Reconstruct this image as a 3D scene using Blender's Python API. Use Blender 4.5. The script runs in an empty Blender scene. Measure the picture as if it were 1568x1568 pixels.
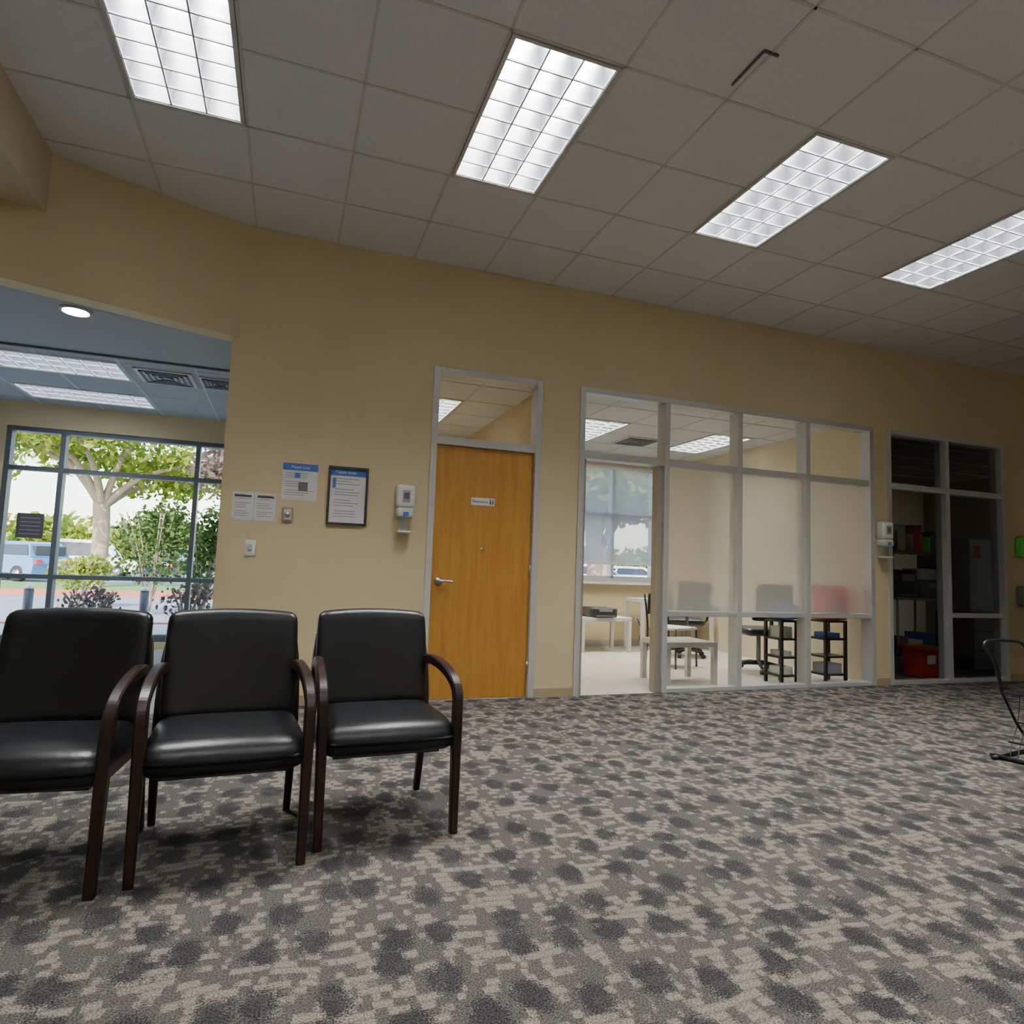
import bpy, bmesh, math, random
from mathutils import Vector, Matrix
random.seed(7)
scene=bpy.context.scene
COL=scene.collection
# ------------------------------------------------------------------ materials
def newmat(name):
    m=bpy.data.materials.new(name); m.use_nodes=True
    nt=m.node_tree; nt.nodes.clear()
    o=nt.nodes.new('ShaderNodeOutputMaterial')
    return m,nt,o
def N(nt,t,**k):
    n=nt.nodes.new(t)
    for a,b in k.items():
        if a in n.inputs.keys(): n.inputs[a].default_value=b
        else: setattr(n,a,b)
    return n
def L(nt,a,b): nt.links.new(a,b)
def math_(nt,op,a,b=None,clamp=False):
    n=nt.nodes.new('ShaderNodeMath'); n.operation=op; n.use_clamp=clamp
    for i,v in enumerate((a,b)):
        if v is None: continue
        if isinstance(v,(int,float)): n.inputs[i].default_value=v
        else: L(nt,v,n.inputs[i])
    return n.outputs[0]
def mixc(nt,f,a,b):
    n=nt.nodes.new('ShaderNodeMix'); n.data_type='RGBA'
    for s,v in ((n.inputs[0],f),(n.inputs[6],a),(n.inputs[7],b)):
        if isinstance(v,(int,float)): s.default_value=v
        elif isinstance(v,tuple): s.default_value=(*v,1) if len(v)==3 else v
        else: L(nt,v,s)
    return n.outputs[2]
def ramp(nt,f,lo,hi):
    n=nt.nodes.new('ShaderNodeMapRange'); n.interpolation_type='SMOOTHSTEP'
    L(nt,f,n.inputs[0]); n.inputs[1].default_value=lo; n.inputs[2].default_value=hi
    return n.outputs[0]
def pbr(name,col,rough=.5,metal=0,noise=0,nscale=40,bump=0,spec=.5,coat=0):
    m,nt,o=newmat(name)
    p=N(nt,'ShaderNodeBsdfPrincipled'); p.inputs['Base Color'].default_value=(*col,1)
    p.inputs['Roughness'].default_value=rough; p.inputs['Metallic'].default_value=metal
    p.inputs['Specular IOR Level'].default_value=spec; p.inputs['Coat Weight'].default_value=coat
    L(nt,p.outputs[0],o.inputs[0])
    if noise or bump:
        tc=N(nt,'ShaderNodeTexCoord'); nz=N(nt,'ShaderNodeTexNoise'); nz.inputs['Scale'].default_value=nscale
        nz.inputs['Detail'].default_value=6
        L(nt,tc.outputs['Object'],nz.inputs['Vector'])
        if noise:
            c=mixc(nt,nz.outputs[0],tuple(x*(1-noise) for x in col),tuple(min(1,x*(1+noise)) for x in col))
            L(nt,c,p.inputs['Base Color'])
        if bump:
            b=N(nt,'ShaderNodeBump'); b.inputs['Strength'].default_value=bump; b.inputs['Distance'].default_value=.01
            L(nt,nz.outputs[0],b.inputs['Height']); L(nt,b.outputs[0],p.inputs['Normal'])
    return m
def emis(name,col,s):
    m,nt,o=newmat(name); e=N(nt,'ShaderNodeEmission'); e.inputs[0].default_value=(*col,1); e.inputs[1].default_value=s
    L(nt,e.outputs[0],o.inputs[0]); return m
def glass(name,tint=(.97,.98,.975),refl=1.0):
    m,nt,o=newmat(name)
    t=N(nt,'ShaderNodeBsdfTransparent'); t.inputs[0].default_value=(*tint,1)
    g=N(nt,'ShaderNodeBsdfGlossy'); g.inputs['Roughness'].default_value=0.01
    ge=N(nt,'ShaderNodeNewGeometry'); dt=N(nt,'ShaderNodeVectorMath'); dt.operation='DOT_PRODUCT'
    L(nt,ge.outputs['Incoming'],dt.inputs[0]); L(nt,ge.outputs['Normal'],dt.inputs[1])
    c=math_(nt,'SUBTRACT',1,math_(nt,'ABSOLUTE',dt.outputs['Value']),True)
    fr=math_(nt,'ADD',.04,math_(nt,'MULTIPLY',math_(nt,'POWER',c,5),.9))
    x=N(nt,'ShaderNodeMixShader'); L(nt,math_(nt,'MULTIPLY',fr,refl,True),x.inputs[0]); L(nt,t.outputs[0],x.inputs[1]); L(nt,g.outputs[0],x.inputs[2])
    L(nt,x.outputs[0],o.inputs[0]); return m
M={}
M['wall']=pbr('paint_beige',(.67,.56,.345),.75,noise=.03,nscale=3,bump=0)
M['wall_lt']=pbr('paint_cream',(.74,.65,.45),.8,noise=.02,nscale=3)
M['soffit']=pbr('paint_soffit',(.62,.53,.37),.8)
M['store']=pbr('paint_store_shaded',(.24,.22,.185),.8)  # darkened from beige: the unlit store room's shade is put into this colour
M['tbar']=pbr('tbar_white',(.62,.62,.61),.6)
M['louver']=pbr('louver_semi_specular_aluminium',(.66,.68,.72),.32,metal=1)
M['bead']=pbr('louver_edge_bead',(.42,.44,.48),.5)
M['trimw']=pbr('trim_white',(.6,.6,.58),.5)
M['lamp']=emis('lamp_glow',(1,.985,.96),135)
M['lampo']=emis('lamp_glow_office',(1,.97,.90),135)
M['lampl']=emis('lamp_glow_lobby',(.92,.97,1.0),42)
M['alu']=pbr('anodised_aluminium',(.66,.67,.67),.36,metal=.3)
M['aludark']=pbr('dark_window_aluminium',(.13,.15,.17),.45,metal=.3)
M['alumid']=pbr('aluminium_tan',(.44,.40,.33),.45,metal=.3)  # silver-tan finish of the doorway jambs
M['glass']=glass('clear_glass')
M['glassd']=glass('glass_dimmed',(.58,.62,.61),1.3)  # dark tint added so the unlit room behind looks dim
M['leather']=pbr('black_leather',(.007,.008,.010),.36,noise=.2,nscale=60,bump=.08,spec=.33)
M['darkwood']=pbr('mahogany_dark',(.020,.009,.007),.38,noise=.35,nscale=25,spec=.3)
M['black']=pbr('black_plastic',(.02,.02,.022),.45)
M['blackm']=pbr('black_metal',(.025,.025,.028),.35,metal=.4)
M['white']=pbr('white_plastic',(.75,.75,.73),.4)
M['grey']=pbr('grey_plastic',(.30,.31,.33),.45)
M['greyd']=pbr('dark_grey_plastic',(.10,.10,.11),.45)
M['paper']=pbr('paper_white',(.80,.80,.80),.7)
M['ink']=pbr('ink_grey',(.33,.35,.40),.7)
M['inkb']=pbr('ink_black',(.03,.03,.04),.7)
M['blue']=pbr('ink_blue',(.05,.13,.42),.6)
M['red']=pbr('red_plastic',(.62,.035,.03),.4)
M['green']=pbr('green_plastic',(.08,.50,.06),.4)
M['orange']=pbr('orange_label',(.9,.22,.04),.6)
M['steel']=pbr('brushed_steel',(.6,.58,.55),.28,metal=1)
M['base']=pbr('cove_base_tan',(.42,.33,.21),.6)
M['baseg']=pbr('cove_base_grey',(.42,.41,.38),.6)
M['ltable']=pbr('white_laminate',(.82,.81,.77),.35)
M['asph']=pbr('asphalt',(.22,.235,.26),.85,noise=.25,nscale=1.5)
M['conc']=pbr('concrete_walk',(.42,.43,.44),.85,noise=.12,nscale=2)
M['brick']=pbr('red_curb',(.42,.12,.08),.8)
M['grass']=pbr('grass',(.13,.22,.05),.9,noise=.5,nscale=3)
M['bark']=pbr('bark',(.30,.24,.18),.9,noise=.5,nscale=14,bump=.5)
M['rubber']=pbr('tyre',(.02,.02,.02),.8)
M['carglass']=pbr('car_glass',(.03,.04,.05),.1)
M['build']=pbr('ext_stucco',(.5,.42,.32),.9)
def leafmat(name,c1,c2):
    m,nt,o=newmat(name)
    g=N(nt,'ShaderNodeNewGeometry'); c=mixc(nt,g.outputs['Random Per Island'],c1,c2)
    d=N(nt,'ShaderNodeBsdfDiffuse'); t=N(nt,'ShaderNodeBsdfTranslucent'); L(nt,c,d.inputs[0]); L(nt,c,t.inputs[0])
    x=N(nt,'ShaderNodeMixShader'); x.inputs[0].default_value=.35
    L(nt,d.outputs[0],x.inputs[1]); L(nt,t.outputs[0],x.inputs[2]); L(nt,x.outputs[0],o.inputs[0]); return m
M['leaf']=leafmat('leaves_green',(.10,.19,.03),(.42,.44,.07))
M['leaf2']=leafmat('leaves_dark',(.03,.07,.02),(.14,.20,.06))
M['leaf3']=leafmat('leaves_purple',(.07,.05,.05),(.22,.16,.13))
# acoustic tile
def acoustic(name,col):
    m,nt,o=newmat(name)
    p=N(nt,'ShaderNodeBsdfPrincipled'); p.inputs['Roughness'].default_value=.95; p.inputs['Specular IOR Level'].default_value=.1
    tc=N(nt,'ShaderNodeTexCoord'); nz=N(nt,'ShaderNodeTexNoise'); nz.inputs['Scale'].default_value=160; nz.inputs['Detail'].default_value=3
    L(nt,tc.outputs['Object'],nz.inputs['Vector'])
    n2=N(nt,'ShaderNodeTexNoise'); n2.inputs['Scale'].default_value=1.2; L(nt,tc.outputs['Object'],n2.inputs['Vector'])
    c=mixc(nt,ramp(nt,nz.outputs[0],.40,.55),tuple(x*.92 for x in col),col)
    c=mixc(nt,math_(nt,'MULTIPLY',n2.outputs[0],.12),c,tuple(x*.8 for x in col))
    L(nt,c,p.inputs['Base Color']); L(nt,p.outputs[0],o.inputs[0]); return m
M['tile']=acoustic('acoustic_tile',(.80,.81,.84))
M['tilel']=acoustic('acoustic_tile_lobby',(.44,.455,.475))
# wood door
def wooddoor():
    m,nt,o=newmat('maple_veneer_honey')
    p=N(nt,'ShaderNodeBsdfPrincipled'); p.inputs['Roughness'].default_value=.42
    tc=N(nt,'ShaderNodeTexCoord'); mp=N(nt,'ShaderNodeMapping'); mp.inputs['Scale'].default_value=(9,9,.7)
    L(nt,tc.outputs['Object'],mp.inputs[0])
    nz=N(nt,'ShaderNodeTexNoise'); nz.inputs['Scale'].default_value=2.2; nz.inputs['Detail'].default_value=8; nz.inputs['Distortion'].default_value=.6
    L(nt,mp.outputs[0],nz.inputs['Vector'])
    mp2=N(nt,'ShaderNodeMapping'); mp2.inputs['Scale'].default_value=(90,90,3); L(nt,tc.outputs['Object'],mp2.inputs[0])
    n2=N(nt,'ShaderNodeTexNoise'); n2.inputs['Scale'].default_value=1.5; L(nt,mp2.outputs[0],n2.inputs['Vector'])
    c=mixc(nt,ramp(nt,nz.outputs[0],.3,.7),(.43,.195,.028),(.52,.265,.048))
    c=mixc(nt,math_(nt,'MULTIPLY',n2.outputs[0],.35),c,(.35,.145,.02))
    L(nt,c,p.inputs['Base Color']); L(nt,p.outputs[0],o.inputs[0]); return m
M['door']=wooddoor()
# carpet
def carpet():
    m,nt,o=newmat('patterned_carpet')
    p=N(nt,'ShaderNodeBsdfPrincipled'); p.inputs['Roughness'].default_value=.95; p.inputs['Specular IOR Level'].default_value=.08
    tc=N(nt,'ShaderNodeTexCoord'); sp=N(nt,'ShaderNodeSeparateXYZ'); L(nt,tc.outputs['Object'],sp.inputs[0])
    X,Y=sp.outputs[0],sp.outputs[1]
    w=N(nt,'ShaderNodeTexNoise'); w.inputs['Scale'].default_value=3.0; w.inputs['Detail'].default_value=1; L(nt,tc.outputs['Object'],w.inputs['Vector'])
    Yw=math_(nt,'ADD',Y,math_(nt,'MULTIPLY',w.outputs[0],.10))
    rs=math_(nt,'MULTIPLY',Yw,31); row=math_(nt,'FLOOR',rs)
    f=N(nt,'ShaderNodeTexNoise'); f.inputs['Scale'].default_value=190; f.inputs['Detail'].default_value=2; L(nt,tc.outputs['Object'],f.inputs['Vector'])
    fz=math_(nt,'SUBTRACT',f.outputs[0],.5)
    def rownoise(sx,sr,off,det=1.0):
        cb=N(nt,'ShaderNodeCombineXYZ'); L(nt,math_(nt,'MULTIPLY',X,sx),cb.inputs[0]); L(nt,math_(nt,'ADD',math_(nt,'MULTIPLY',row,sr),off),cb.inputs[1])
        n=N(nt,'ShaderNodeTexNoise'); n.inputs['Scale'].default_value=1.0; n.inputs['Detail'].default_value=det; L(nt,cb.outputs[0],n.inputs['Vector']); return n.outputs[0]
    n1=rownoise(18,3.71,0); n4=rownoise(11,5.13,40)
    n3=N(nt,'ShaderNodeTexNoise'); n3.inputs['Scale'].default_value=5.0; n3.inputs['Detail'].default_value=2; L(nt,tc.outputs['Object'],n3.inputs['Vector'])
    ds=math_(nt,'ADD',n1,math_(nt,'MULTIPLY',math_(nt,'SUBTRACT',n3.outputs[0],.5),.45))
    ds=math_(nt,'ADD',ds,math_(nt,'MULTIPLY',fz,.12))
    dash=ramp(nt,ds,.49,.57)
    fr=math_(nt,'FRACT',rs)
    edge=math_(nt,'MULTIPLY',ramp(nt,fr,.0,.3),math_(nt,'SUBTRACT',1,ramp(nt,fr,.7,1.0)))
    dash=math_(nt,'MULTIPLY',dash,math_(nt,'ADD',math_(nt,'MULTIPLY',edge,.45),.55))
    # dark ovals
    cb=N(nt,'ShaderNodeCombineXYZ')
    L(nt,math_(nt,'ADD',math_(nt,'MULTIPLY',X,5.9),math_(nt,'MULTIPLY',n4,.36)),cb.inputs[0])
    L(nt,math_(nt,'ADD',math_(nt,'MULTIPLY',Y,4.5),math_(nt,'MULTIPLY',w.outputs[0],.3)),cb.inputs[1])
    v=N(nt,'ShaderNodeTexVoronoi'); v.voronoi_dimensions='2D'; v.inputs['Scale'].default_value=1; v.inputs['Randomness'].default_value=.58
    L(nt,cb.outputs[0],v.inputs['Vector'])
    vd=math_(nt,'ADD',v.outputs['Distance'],math_(nt,'MULTIPLY',fz,.30))
    vd=math_(nt,'ADD',vd,math_(nt,'MULTIPLY',math_(nt,'SUBTRACT',n1,.5),.16))
    blob=math_(nt,'SUBTRACT',1,ramp(nt,vd,.20,.38))
    fs=ramp(nt,f.outputs[0],.36,.64)
    base=mixc(nt,fs,(.046,.043,.040),(.120,.111,.099))
    light=mixc(nt,fs,(.125,.113,.094),(.285,.26,.215))
    dark=mixc(nt,fs,(.013,.013,.015),(.054,.052,.052))
    c=mixc(nt,dash,base,light)
    c=mixc(nt,math_(nt,'MULTIPLY',blob,.90),c,dark)
    L(nt,c,p.inputs['Base Color'])
    b=N(nt,'ShaderNodeBump'); b.inputs['Strength'].default_value=.5; b.inputs['Distance'].default_value=.004; L(nt,f.outputs[0],b.inputs['Height']); L(nt,b.outputs[0],p.inputs['Normal'])
    L(nt,p.outputs[0],o.inputs[0]); return m
M['carpet']=carpet()
def tilefloor(name,col,rough,s):
    m,nt,o=newmat(name); p=N(nt,'ShaderNodeBsdfPrincipled'); p.inputs['Roughness'].default_value=rough
    tc=N(nt,'ShaderNodeTexCoord'); b=N(nt,'ShaderNodeTexBrick'); b.offset=0
    b.inputs['Scale'].default_value=s; b.inputs['Mortar Size'].default_value=.006; b.inputs['Row Height'].default_value=.5; b.inputs['Brick Width'].default_value=.5
    b.inputs['Color1'].default_value=(*col,1); b.inputs['Color2'].default_value=(*[x*.94 for x in col],1); b.inputs['Mortar'].default_value=(*[x*.7 for x in col],1)
    L(nt,tc.outputs['Object'],b.inputs[0]); L(nt,b.outputs[0],p.inputs['Base Color']); L(nt,p.outputs[0],o.inputs[0]); return m
M['vinyl']=tilefloor('office_vinyl',(.74,.70,.60),.3,1)
M['ltile']=tilefloor('lobby_tile',(.34,.38,.42),.15,1)
# frosted
def frosted():
    m,nt,o=newmat('frosted_glass_film')
    r=N(nt,'ShaderNodeBsdfRefraction'); r.inputs['IOR'].default_value=1.06; r.inputs['Roughness'].default_value=.36; r.inputs[0].default_value=(.98,.98,.96,1)
    t=N(nt,'ShaderNodeBsdfTranslucent'); t.inputs[0].default_value=(.96,.96,.91,1)
    d=N(nt,'ShaderNodeBsdfDiffuse'); d.inputs[0].default_value=(.88,.89,.85,1)
    a=N(nt,'ShaderNodeMixShader'); a.inputs[0].default_value=.38; L(nt,r.outputs[0],a.inputs[1]); L(nt,t.outputs[0],a.inputs[2])
    b=N(nt,'ShaderNodeMixShader'); b.inputs[0].default_value=.22; L(nt,a.outputs[0],b.inputs[1]); L(nt,d.outputs[0],b.inputs[2])
    L(nt,b.outputs[0],o.inputs[0]); return m
M['frost']=frosted()
def shade():
    m,nt,o=newmat('roller_shade_mesh')
    t=N(nt,'ShaderNodeBsdfTransparent'); t.inputs[0].default_value=(.5,.5,.5,1)
    d=N(nt,'ShaderNodeBsdfTranslucent'); d.inputs[0].default_value=(.5,.5,.5,1)
    e=N(nt,'ShaderNodeBsdfDiffuse'); e.inputs[0].default_value=(.6,.6,.58,1)
    a=N(nt,'ShaderNodeMixShader'); a.inputs[0].default_value=.5; L(nt,t.outputs[0],a.inputs[1]); L(nt,d.outputs[0],a.inputs[2])
    b=N(nt,'ShaderNodeMixShader'); b.inputs[0].default_value=.25; L(nt,a.outputs[0],b.inputs[1]); L(nt,e.outputs[0],b.inputs[2]); L(nt,b.outputs[0],o.inputs[0]); return m
M['shade']=shade()
# ------------------------------------------------------------------ mesh builder
class MB:
    def __init__(s): s.v=[];s.f=[];s.m=[];s.s=[];s.mats=[]
    def mi(s,k):
        m=M[k]
        if m not in s.mats: s.mats.append(m)
        return s.mats.index(m)
    def add(s,vs,fs,mat,smooth=False,T=None):
        o=len(s.v); mi=s.mi(mat)
        for p in vs:
            p=Vector(p)
            if T is not None: p=T@p
            s.v.append(tuple(p))
        for f in fs: s.f.append([i+o for i in f]); s.m.append(mi); s.s.append(smooth)
    def box(s,x0,x1,y0,y1,z0,z1,mat,T=None):
        vs=[(x,y,z) for x in(x0,x1) for y in(y0,y1) for z in(z0,z1)]
        s.add(vs,[(0,1,3,2),(4,6,7,5),(0,4,5,1),(2,3,7,6),(0,2,6,4),(1,5,7,3)],mat,False,T)
    def rbox(s,x0,x1,y0,y1,z0,z1,r,mat,n=6,crown=0,cax=2,T=None,fn=None):
        bm=bmesh.new(); bmesh.ops.create_cube(bm,size=2); bmesh.ops.subdivide_edges(bm,edges=bm.edges[:],cuts=n,use_grid_fill=True)
        c=Vector(((x0+x1)/2,(y0+y1)/2,(z0+z1)/2)); h=Vector(((x1-x0)/2,(y1-y0)/2,(z1-z0)/2)); r=min(r,*h)
        vs=[]
        for v in bm.verts:
            u=v.co.copy(); p=Vector()
            for i in range(3):
                a=u[i]; # push grid points toward edges
                a=math.copysign(abs(a)**.75,a); p[i]=a*h[i]
            q=Vector([max(-(h[i]-r),min(h[i]-r,p[i])) for i in range(3)])
            d=p-q
            if d.length>1e-6: p=q+d.normalized()*r if d.length>0 else p
            if crown:
                o=[i for i in range(3) if i!=cax]
                k=(1-(p[o[0]]/h[o[0]])**2)*(1-(p[o[1]]/h[o[1]])**2)
                if p[cax]>0: p[cax]+=crown*k
            p=p+c
            if fn: p=Vector(fn(p))
            vs.append(p)
        fs=[[v.index for v in f.verts] for f in bm.faces]; bm.free()
        s.add(vs,fs,mat,True,T)
    def cyl(s,p0,p1,r0,mat,r1=None,n=12,smooth=True):
        s.tube([p0,p1],[r0,r0 if r1 is None else r1],mat,n,smooth)
    def tube(s,pts,rs,mat,n=10,smooth=True,rect=None,T=None):
        pts=[Vector(p) for p in pts]
        if isinstance(rs,(int,float)): rs=[rs]*len(pts)
        vs=[];fs=[]; up=None
        for i,p in enumerate(pts):
            t=(pts[min(i+1,len(pts)-1)]-pts[max(i-1,0)]).normalized()
            if rect: a=Vector((1,0,0)); 
            else:
                a=up if up is not None else (Vector((1,0,0)) if abs(t.x)<.9 else Vector((0,1,0)))
            a=(a-t*a.dot(t)).normalized(); b=t.cross(a); up=a
            if rect:
                w,h=rect[0]/2,rect[1]/2; c=.3
                for (x,y) in ((w,h*(1-c)),(w*(1-c),h),(-w*(1-c),h),(-w,h*(1-c)),(-w,-h*(1-c)),(-w*(1-c),-h),(w*(1-c),-h),(w,-h*(1-c))):
                    vs.append(p+a*x*rs[i]+b*y*rs[i])
            else:
                for k in range(n):
                    an=2*math.pi*k/n; vs.append(p+(a*math.cos(an)+b*math.sin(an))*rs[i])
        m=8 if rect else n
        for i in range(len(pts)-1):
            for k in range(m):
                fs.append((i*m+k,i*m+(k+1)%m,(i+1)*m+(k+1)%m,(i+1)*m+k))
        fs.append(tuple(range(m-1,-1,-1))); fs.append(tuple((len(pts)-1)*m+k for k in range(m)))
        s.add(vs,fs,mat,smooth and not rect,T)
    def prism(s,poly,z0,z1,mat,T=None):
        n=len(poly); vs=[(x,y,z0) for x,y in poly]+[(x,y,z1) for x,y in poly]
        fs=[tuple(range(n))[::-1],tuple(range(n,2*n))]+[(i,(i+1)%n,n+(i+1)%n,n+i) for i in range(n)]
        s.add(vs,fs,mat,False,T)
    def obj(s,name,loc=(0,0,0),rz=0,bevel=0):
        me=bpy.data.meshes.new(name); me.from_pydata(s.v,[],s.f); 
        for m in s.mats: me.materials.append(m)
        me.polygons.foreach_set('material_index',s.m); me.polygons.foreach_set('use_smooth',s.s); me.update()
        o=bpy.data.objects.new(name,me); COL.objects.link(o); o.location=loc; o.rotation_euler=(0,0,rz)
        if bevel:
            b=o.modifiers.new('bevel','BEVEL'); b.width=bevel; b.segments=2; b.limit_method='ANGLE'
        return o
def smooth_path(pts,n=6):
    pts=[Vector(p) for p in pts]; out=[]
    P=[pts[0]]+pts+[pts[-1]]
    for i in range(1,len(P)-2):
        for k in range(n):
            t=k/n; a,b,c,d=P[i-1],P[i],P[i+1],P[i+2]
            out.append(.5*((2*b)+(c-a)*t+(2*a-5*b+4*c-d)*t*t+(3*b-a-3*c+d)*t**3))
    out.append(pts[-1]); return out
def holes_faces(u0,u1,v0,v1,holes):
    us=sorted({u0,u1,*[max(u0,min(u1,h[0])) for h in holes],*[max(u0,min(u1,h[1])) for h in holes]})
    vs=sorted({v0,v1,*[max(v0,min(v1,h[2])) for h in holes],*[max(v0,min(v1,h[3])) for h in holes]})
    r=[]
    for a,b in zip(us,us[1:]):
        for c,d in zip(vs,vs[1:]):
            cu,cv=(a+b)/2,(c+d)/2
            if any(h[0]<cu<h[1] and h[2]<cv<h[3] for h in holes): continue
            r.append((a,b,c,d))
    return r
D=5.23; E=8.60; H=3.68; LZ=2.78; OZ=2.88
TX0,TY0,MOD=.865,3.99,.622
# ------------------------------------------------------------------ shell
mb=MB()
for a,b,z in((-.49,1.08,0),(1.08,2.07,2.77),(2.07,2.44,0),(2.44,5.95,2.77),(5.95,6.15,0),(6.15,8.0,2.77),(8.0,10,0)):
    mb.box(a,b,D,D+.15,z,3.9,'wall')
mb.obj('wall_back')
ang=math.atan2(4.77-D,-1.6+.44)
dx,dy=math.cos(ang),math.sin(ang)
def AP(t,off=0): return (-.44+dx*t+dy*off, D+dy*t-dx*off)
mb=MB(); a=AP(0);b=AP(2.76); c=AP(2.76,.15); d=AP(0,.15)
mb.prism([a,b,c,d],LZ,3.9,'wall'); mb.obj('wall_angled_header')
endx,endy=b
mb=MB(); mb.box(-3.4,-1.6,-4,5.0,3.28,3.9,'soffit'); mb.obj('wall_soffit_left')
mb=MB(); mb.box(-3.15,endx,-4,endy+.1,0,3.9,'wall'); mb.obj('wall_left')
mb=MB(); mb.box(10,10.15,-4,D+.15,0,3.9,'wall'); mb.obj('wall_right')
mb=MB(); mb.box(-3.2,10.15,-4.15,-4,0,3.9,'wall'); mb.obj('wall_front')
# exterior wall
mb=MB()
wh=[(-3.05,-.55,.08,2.5),(-6,-3.2,.08,2.5),(3.75,5.35,.95,2.71)]
for x0,x1,z0,z1 in holes_faces(-6.3,11.1,-.1,4.2,wh): mb.box(x0,x1,E,E+.2,z0,z1,'wall')
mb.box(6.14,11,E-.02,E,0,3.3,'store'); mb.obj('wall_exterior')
mb=MB(); mb.box(-6.35,-6.2,4.0,E+.2,-.1,4.2,'wall'); mb.box(-6.3,-3.1,3.98,4.12,0,3.9,'wall'); mb.obj('wall_lobby_left')
mb=MB(); mb.box(-.45,-.3,D+.15,E,0,3.9,'wall'); mb.obj('wall_lobby_right')
mb=MB(); mb.box(2.28,2.40,D+.15,E,0,3.3,'wall_lt'); mb.obj('wall_partition_corridor')
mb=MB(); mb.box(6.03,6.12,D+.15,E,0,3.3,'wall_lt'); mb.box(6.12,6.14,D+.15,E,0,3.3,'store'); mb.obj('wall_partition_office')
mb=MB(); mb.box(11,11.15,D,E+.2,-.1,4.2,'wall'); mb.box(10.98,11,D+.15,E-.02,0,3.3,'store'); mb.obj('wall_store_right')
mb=MB(); mb.box(-6.5,11.3,-4.3,E+.3,4.2,4.4,'build'); mb.obj('roof')
# floors
mb=MB(); mb.prism([(-3,-4),(10,-4),(10,D+.02),(-.49,D+.02),(endx,endy+.02)],-.1,0,'carpet'); mb.obj('floor')
mb=MB(); mb.prism([(-6.2,4.1),(-3.0,4.15),(-.49,D+.03),(-.40,D+.1),(-.40,E),(-6.2,E)],-.1,0,'ltile'); mb.obj('floor_lobby')
mb=MB(); mb.box(-.3,6.13,D+.021,E,-.1,0.0,'vinyl'); mb.obj('floor_office')
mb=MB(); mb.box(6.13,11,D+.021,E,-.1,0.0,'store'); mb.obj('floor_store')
# ceilings
def ceiling(name,x0,x1,y0,y1,z,lights,mat,xl,yl,bars=True):
    mb=MB()
    for a,b,c,d in holes_faces(x0,x1,y0,y1,lights): mb.box(a,b,c,d,z,z+.02,mat)
    mb.obj(name)
    if bars:
        mb=MB(); w=.008
        def seg(lo,hi,cuts):
            out=[];cur=lo
            for s,e in sorted(cuts):
                if s>cur: out.append((cur,s))
                cur=max(cur,e)
            if cur<hi: out.append((cur,hi))
            return out
        x=xl
        while x>x0: x-=MOD
        x+=MOD
        while x<x1:
            for s,e in seg(y0,y1,[(l[2],l[3]) for l in lights if l[0]+.01<x<l[1]-.01]): mb.box(x-w,x+w,s,e,z-.004,z+.001,'tbar')
            x+=MOD
        y=yl
        while y>y0: y-=MOD
        y+=MOD
        while y<y1:
            for s,e in seg(x0,x1,[(l[0],l[1]) for l in lights if l[2]+.01<y<l[3]-.01]): mb.box(s,e,y-w,y+w,z-.004,z+.001,'tbar')
            y+=MOD
        mb.obj('trim_'+name+'_grid')
def troffer(x0,x1,y0,y1,z,lamp,along='Y',name='ceiling_light',dep=.15,nr=8,ncol=3):
    mb=MB(); t=.02
    # rim
    mb.box(x0,x1,y0,y0+t,z-.01,z+dep+.01,'trimw'); mb.box(x0,x1,y1-t,y1,z-.01,z+dep+.01,'trimw')
    mb.box(x0,x0+t,y0+t,y1-t,z-.01,z+dep+.01,'trimw'); mb.box(x1-t,x1,y0+t,y1-t,z-.01,z+dep+.01,'trimw')
    mb.box(x0+t,x1-t,y0+t,y1-t,z+dep,z+dep+.01,'louver')
    a0,a1,b0,b1=x0+t,x1-t,y0+t,y1-t
    # fluorescent lamps in their reflector, one per louver column
    for i in range(ncol):
        if along=='Y':
            c=a0+(a1-a0)*(i+.5)/ncol; h=(a1-a0)/ncol*.28
            mb.box(c-h,c+h,b0+.02,b1-.02,z+dep-.03,z+dep-.012,lamp)
        else:
            c=b0+(b1-b0)*(i+.5)/ncol; h=(b1-b0)/ncol*.28
            mb.box(a0+.02,a1-.02,c-h,c+h,z+dep-.03,z+dep-.012,lamp)
    nx,ny=(ncol,nr) if along=='Y' else (nr,ncol)
    top=z+dep-.034; K=5
    def blade(n,lo,hi,o0,o1,axis,W):
        for i in range(n+1):
            c=lo+(hi-lo)*i/n
            prof=[(.0035+W*(k/K)**1.8,z+(top-z)*k/K) for k in range(K+1)]
            for sgn in(-1,1):
                if (i==0 and sgn<0) or (i==n and sgn>0): continue
                vs=[];fs=[]
                for w_,zz in prof:
                    for o_ in(o0,o1): vs.append((c+sgn*w_,o_,zz) if axis=='x' else (o_,c+sgn*w_,zz))
                for k in range(K): fs.append((2*k,2*k+1,2*k+3,2*k+2))
                mb.add(vs,fs,'louver',True)
            if axis=='x': mb.box(c-.0045,c+.0045,o0,o1,z-.004,z+.008,'bead')
            else: mb.box(o0,o1,c-.0045,c+.0045,z-.003,z+.008,'bead')
    blade(nx,a0,a1,b0,b1,'x',.028 if along=='Y' else .024)
    blade(ny,b0,b1,a0,a1,'y',.024 if along=='Y' else .028)
    mb.obj(name)
cells=[]
for k in range(4):
    x0=TX0-3*MOD+3*MOD*k
    cells.append((x0,x0+MOD,TY0-2*MOD,TY0)); cells.append((x0,x0+MOD,TY0-8*MOD,TY0-6*MOD))
    cells.append((x0,x0+MOD,TY0-12*MOD,TY0-10*MOD))
ceiling('ceiling',-3.1,10,-4.0,D+.1,H,cells,'tile',TX0,TY0)
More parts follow.
